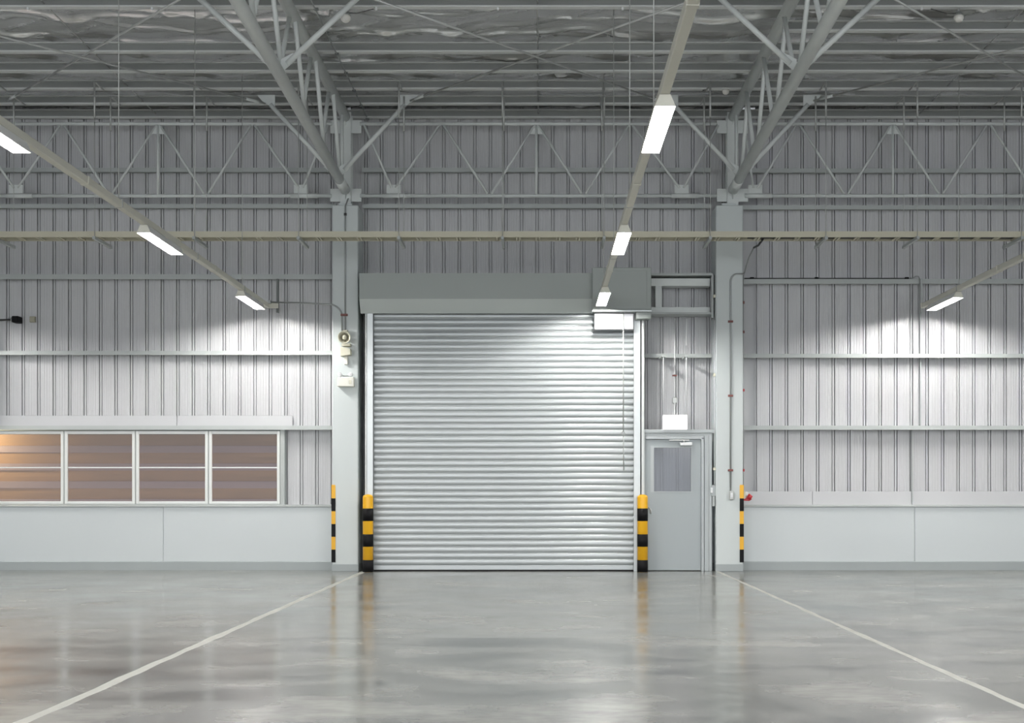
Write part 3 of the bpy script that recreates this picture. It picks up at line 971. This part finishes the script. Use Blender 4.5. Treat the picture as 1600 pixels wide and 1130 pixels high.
# tapered bracket
x1, z1 = at(532, 542, 19.5); x2, z2 = at(547, 542, 19.5); x3, z3 = at(547.5, 554, 19.5); x4, z4 = at(532, 556.5, 19.5)
MB().plate([(x1, 19.50, z1), (x2, 19.50, z2 - 0.03), (x3, 19.50, z3), (x4, 19.50, z4)], (0, 0.156, 0)).build('bracket', 'cream', sp)
x5, z5 = at(540.5, 563, 19.62)
MB().cbox(x5 - 0.03, x5 + 0.03, 19.61, CY - 0.001, z5 - 0.065, z5 + 0.06, 0.005).build('terminal_box', 'white', sp)

ex, ez = at(540, 597, 19.56)
el = thing('emergency_light', 'white twin head emergency light under the siren', 'light', (ex, CY, ez))
MB().cbox(ex - 0.13, ex + 0.125, 19.545, CY - 0.001, ez - 0.07, ez + 0.072, 0.01).build('battery_box', 'white', el)
MB().cbox(ex + 0.055, ex + 0.09, 19.540, 19.548, ez - 0.035, ez + 0.03, 0.003).build('indicator_panel', 'cream', el)
for s, xx in ((-1, ex - 0.085), (1, ex + 0.075)):
    h = MB().lathe([(0.010, 0.05), (0.028, 0.02), (0.034, -0.03), (0.030, -0.036), (0.004, -0.03)], (xx, 19.58, ez + 0.112), 'Y', 16, caps=False).build('lamp_head', 'whitemetal', el)
    MB().tube([(xx, 19.60, ez + 0.07), (xx, 19.60, ez + 0.10)], 0.008, 6).build('swivel', 'conduit', h)
MB().tube([(ex - 0.05, 19.60, ez + 0.095), (ex + 0.045, 19.60, ez + 0.095)], 0.006, 6).build('link_bar', 'conduit', el)

# conduits on and beside the left column
cy = CY - 0.014
t = thing('conduit', 'thin upright conduit down the face of the left column', 'conduit', (X(540, cy), cy, 3.6))
xq = X(539.5, cy)
MB().tube([(xq + 0.03, cy + 0.1, Z(308, cy)), (xq, cy, Z(322, cy)), (xq, cy, sz + 0.13)], 0.011, 8).build('tube', 'conduit', t)
MB().cbox(xq - 0.02, xq + 0.02, cy - 0.014, CY, Z(337, cy), Z(333, cy), 0.003).build('clip', 'cable', t)
t = thing('conduit', 'bent conduit from the wall end of the light rail to the left column', 'conduit', (X(478, 19.8), 19.8, Z(474, 19.8)))
pts = []
za = Z(473.5, 19.62)
p0 = (X(423, 19.95), 19.93, Z(472.5, 19.95))
pts = [p0, (X(470, 19.8), 19.80, Z(473.5, 19.8)), (X(513, cy), cy, Z(475.5, cy))]
xe_ = X(534.5, cy)
cx, czz = X(513, cy), Z(475.5, cy) - 0.2
for k in range(1, 8):
    a = PI / 2 * (1 - k / 7)
    pts.append((cx + (xe_ - cx) * math.cos(a), cy, Z(475.5, cy) - 0.19 * (1 - math.sin(a))))
pts.append((xe_, cy, sz + 0.122))
MB().tube(pts, 0.012, 8).build('tube', 'conduit', t)
MB().cbox(xe_ - 0.02, xe_ + 0.085, cy - 0.018, CY, Z(494, cy), Z(490.5, cy), 0.003).build('saddle_clip', 'clip', t)
MB().cbox(p0[0] - 0.03, p0[0] + 0.01, 19.88, 19.96, p0[2] - 0.025, p0[2] + 0.025, 0.004).build('end_box', 'conduit', t)

# drop bracket that carries the wall end of each light rail
for pxa, lb in ((433.5, 'slim drop bracket holding the wall end of the rail over the windows'), (1439, 'slim drop bracket holding the wall end of the rail on the door side')):
    xr = -4.27 if pxa < 800 else 5.98
    xg = X(pxa, 20.0) if pxa < 800 else X(pxa, 20.02)
    t = thing('drop_bracket', lb, 'bracket', (xg, 20.0, LZ + 0.1), 'drop brackets at the rail ends')
    zt = Z(436, 20.0)
    MB().cbox(xg - 0.014, xg + 0.014, 19.98, 20.06, LZ + 0.02, zt, 0.003).build('upright', 'darksteel' if pxa < 800 else 'girt', t)
    MB().cbox(min(xg, xr) - 0.02, max(xg, xr) + 0.02, 19.952, 19.985, LZ + 0.09, LZ + 0.17, 0.004).build('cross_arm', 'rail', t)

# left wall: black box with its pipe and a beige plate
bx, bz = at(24, 499, 20.1)
t = thing('black_box', 'small black square box with a pipe on the wall above the windows', 'box', (bx, 20.1, bz))
MB().cbox(bx - 0.052, bx + 0.052, 20.08, YC, bz - 0.05, bz + 0.05, 0.009).build('housing', 'black', t)
MB().tube([(bx - 0.06, 20.15, bz), (-8.80, 20.15, bz - 0.01)], 0.015, 8).build('pipe', 'cable', t)
MB().lathe([(0.04, -0.008), (0.04, 0.008)], (bx - 0.075, 20.15, bz), 'X', 14).build('flange', 'conduit', t)
bx, bz = at(50.3, 499, 20.2)
t = thing('wall_plate', 'small square beige plate beside the black box', 'plate', (bx, 20.2, bz))
MB().cbox(bx - 0.044, bx + 0.044, 20.20, YC, bz - 0.046, bz + 0.046, 0.005).build('cover', 'beige', t)
MB().cbox(bx - 0.034, bx + 0.034, 20.195, 20.203, bz - 0.036, bz + 0.036, 0.002).build('lid', 'beige', t)

# ------------------------------------------------------------------ right column fittings
xv = X(1141.5, cy)
t = thing('conduit', 'bent conduit running down the face of the right column to a switch', 'conduit', (xv, cy, 1.3))
pts = [(X(1163, cy), cy, Z(428, cy))]
zt = Z(428, cy)
for k in range(0, 8):
    a = PI / 2 * k / 7
    pts.append((X(1151, cy) - (X(1151, cy) - xv) * math.sin(a), cy, zt - 0.11 * (1 - math.cos(a)) - 0.01 * math.sin(a)))
pts.append((xv, cy, Z(767, cy)))
MB().tube(pts, 0.012, 8).build('tube', 'conduit', t)
for p in (502.5, 618.5, 735):
    MB().cbox(xv - 0.038, xv + 0.038, cy - 0.018, CY, Z(p + 1.6, cy), Z(p - 1.6, cy), 0.003).build('saddle_clip', 'clip', t)
sxx, szz = at(1143, 774, 19.62)
t = thing('wall_switch', 'small grey metal switch box at the foot of the column conduit', 'switch', (sxx, CY, szz))
MB().cbox(sxx - 0.035, sxx + 0.035, 19.60, CY - 0.001, szz - 0.07, szz + 0.068, 0.012).build('box', 'rod', t)
MB().cbox(sxx - 0.018, sxx + 0.018, 19.594, 19.602, szz - 0.035, szz + 0.035, 0.003).build('rocker', 'whitemetal', t)

t = thing('cable', 'black cable looping from the tray to the conduit on the right column', 'cable', (X(1180, 19.0), 19.0, Z(381, 19.0)))
pp = [(X(1192, 18.6), 18.60, TZ + 0.02), (X(1184, 18.9), 18.85, Z(380, 18.68)), (X(1178, 19.1), 19.1, Z(387, 19.1)), (X(1171, 19.4), 19.4, Z(400, 19.4)), (X(1166, 19.6), 19.58, Z(414, 19.58)), (X(1163, cy), cy, Z(427, cy))]
MB().tube(pp[:3], 0.016, 8).build('sheath', 'cable', t)
MB().tube(pp[2:], [0.013, 0.010, 0.010, 0.010], 8).build('flexible_tube', 'conduit', t)

xw_ = 3.107 + 0.016
for p, nm in ((1, 1),):
    t = thing('conduit', 'thin upright conduit with red clips along the outer side of the right column', 'conduit', (xw_, 19.80, 1.2))
    MB().tube([(xw_, 19.76, Z(430, 19.76)), (xw_, 19.76, Z(766, 19.76))], 0.010, 8).build('tube', 'conduit', t)
    for p in (473, 519, 610, 735):
        MB().cbox(3.107, xw_ + 0.018, 19.725, 19.785, Z(p + 2, 19.76), Z(p - 2, 19.76), 0.003).build('saddle_clip', 'red' if p > 600 else 'clip', t)
t = thing('conduit', 'thin upright conduit along the door side of the right column', 'conduit', (2.675, 19.80, 1.2))
MB().tube([(2.676, 19.72, Z(500, 19.72)), (2.676, 19.72, Z(758, 19.72))], 0.009, 8).build('tube', 'whitemetal', t)
for p in (463, 586, 733):
    MB().cbox(2.655, 2.692, 19.70, 19.745, Z(p + 2.3, 19.72), Z(p - 2.3, 19.72), 0.003).build('saddle_clip', 'cream', t)

# socket on the right column
qx, qz = at(1167, 774, 19.82)
t = thing('power_socket', 'red and white industrial socket on the side of the right column', 'socket', (3.107, 19.82, qz))
MB().cbox(3.108, 3.165, 19.77, 19.88, qz - 0.06, qz + 0.065, 0.008).build('back_box', 'cream', t)
m = MB()
m.tube([(3.160, 19.82, qz + 0.025), (3.215, 19.81, qz - 0.005)], [0.045, 0.04], 14)
m.build('socket_body', 'whitemetal', t)
m = MB(); m.tube([(3.195, 19.80, qz - 0.012), (3.255, 19.79, qz - 0.052)], [0.05, 0.042], 14)
m.plate([(3.13, 19.80, qz - 0.085), (3.13, 19.80, qz - 0.06), (3.20, 19.80, qz - 0.035), (3.265, 19.80, qz - 0.06), (3.22, 19.80, qz - 0.09)], (0, -0.03, 0))
m.build('red_lid', 'red', t, 'red hinged socket lid')

# latch box between door frame and column
jx, jz = at(1114, 767, DY - 0.06)
t = thing('latch_box', 'small grey latch box on the edge of the door frame', 'latch', (jx, DY - 0.06, jz))
MB().cbox(jx - 0.030, jx + 0.042, DY - 0.075, DY - 0.041, jz - 0.085, jz + 0.085, 0.006).build('body', 'doorframe', t)
MB().cbox(jx - 0.042, jx - 0.005, DY - 0.09, DY - 0.072, jz - 0.035, jz + 0.045, 0.006).build('keeper', 'whitemetal', t)
MB().cbox(jx - 0.010, jx + 0.030, DY - 0.07, DY - 0.042, jz - 0.24, jz - 0.083, 0.005).build('lever', 'girt', t)

# black pipe lying on the upper girt of the right bay
zg = Z(436.0, 20.1)
t = thing('pipe', 'black pipe lying along the upper rail on the door side', 'pipe', (5, 20.1, zg))
xs_, xe2 = X(1163.5, 20.1), X(1420, 20.1)
MB().tube([(xs_, 20.12, zg + 0.004), (xe2, 20.12, zg + 0.004)], 0.016, 8).build('tube', 'cable', t)
for p in (1175, 1276, 1417):
    MB().cbox(X(p, 20.1) - 0.03, X(p, 20.1) + 0.03, 20.09, 20.15, zg - 0.018, zg + 0.028, 0.005).build('coupling', 'black', t)
pts = [(xe2, 20.12, zg + 0.004), (X(1427, 20.1), 20.11, zg + 0.02), (X(1432, 20.1), 20.11, zg + 0.045), (X(1435, 20.1), 20.1, zg + 0.04), (X(1437, 20.1), 20.1, zg + 0.0)]
MB().tube(pts, 0.008, 6).build('flex_tail', 'conduit', t)

# ------------------------------------------------------------------ unlit globe lamps on the near purlin
def globe(px, py, Y, r, label):
    xg = X(px, Y)
    zc = Z(py, Y)
    t = thing('globe_lamp', label, 'lamp', (xg, Y, zc), 'unlit globe lamps under the purlins')
    MB().lathe([(r * math.sin(a), -r * 0.95 * math.cos(a)) for a in [PI * (0.02 + 0.66 * k / 8) for k in range(9)]], (xg, Y, zc), 'Z', 20).build('globe', 'globe', t)
    MB().lathe([(r * 1.05, r * 0.42), (r * 1.05, r * 0.58), (r * 0.7, r * 0.6), (r * 0.6, r * 1.25), (0.03, r * 1.3)], (xg, Y, zc), 'Z', 20).build('lamp_holder', 'conduit', t)
    MB().tube([(xg, Y, zc + r * 1.25), (xg, Y, ZP + 0.02)], 0.012, 8).build('stem', 'conduit', t)
    MB().tube([(xg + 0.02, Y, zc + r), (xg + 0.14 * (-1 if px > 1000 else 1), Y, zc + r * 0.9), (xg + 0.34 * (-1 if px > 1000 else 1), Y, ZP - 0.006)], 0.005, 6).build('cord', 'cable', t)


globe(540, 28, 15.57, 0.062, 'unlit white globe lamp under the roof over the shutter side of the left truss')
globe(1498, 28, 15.57, 0.058, 'unlit white globe lamp under the roof on the door side')
globe(1134, 143, 18.72, 0.05, 'small unlit white lamp under the roof beside the right truss')
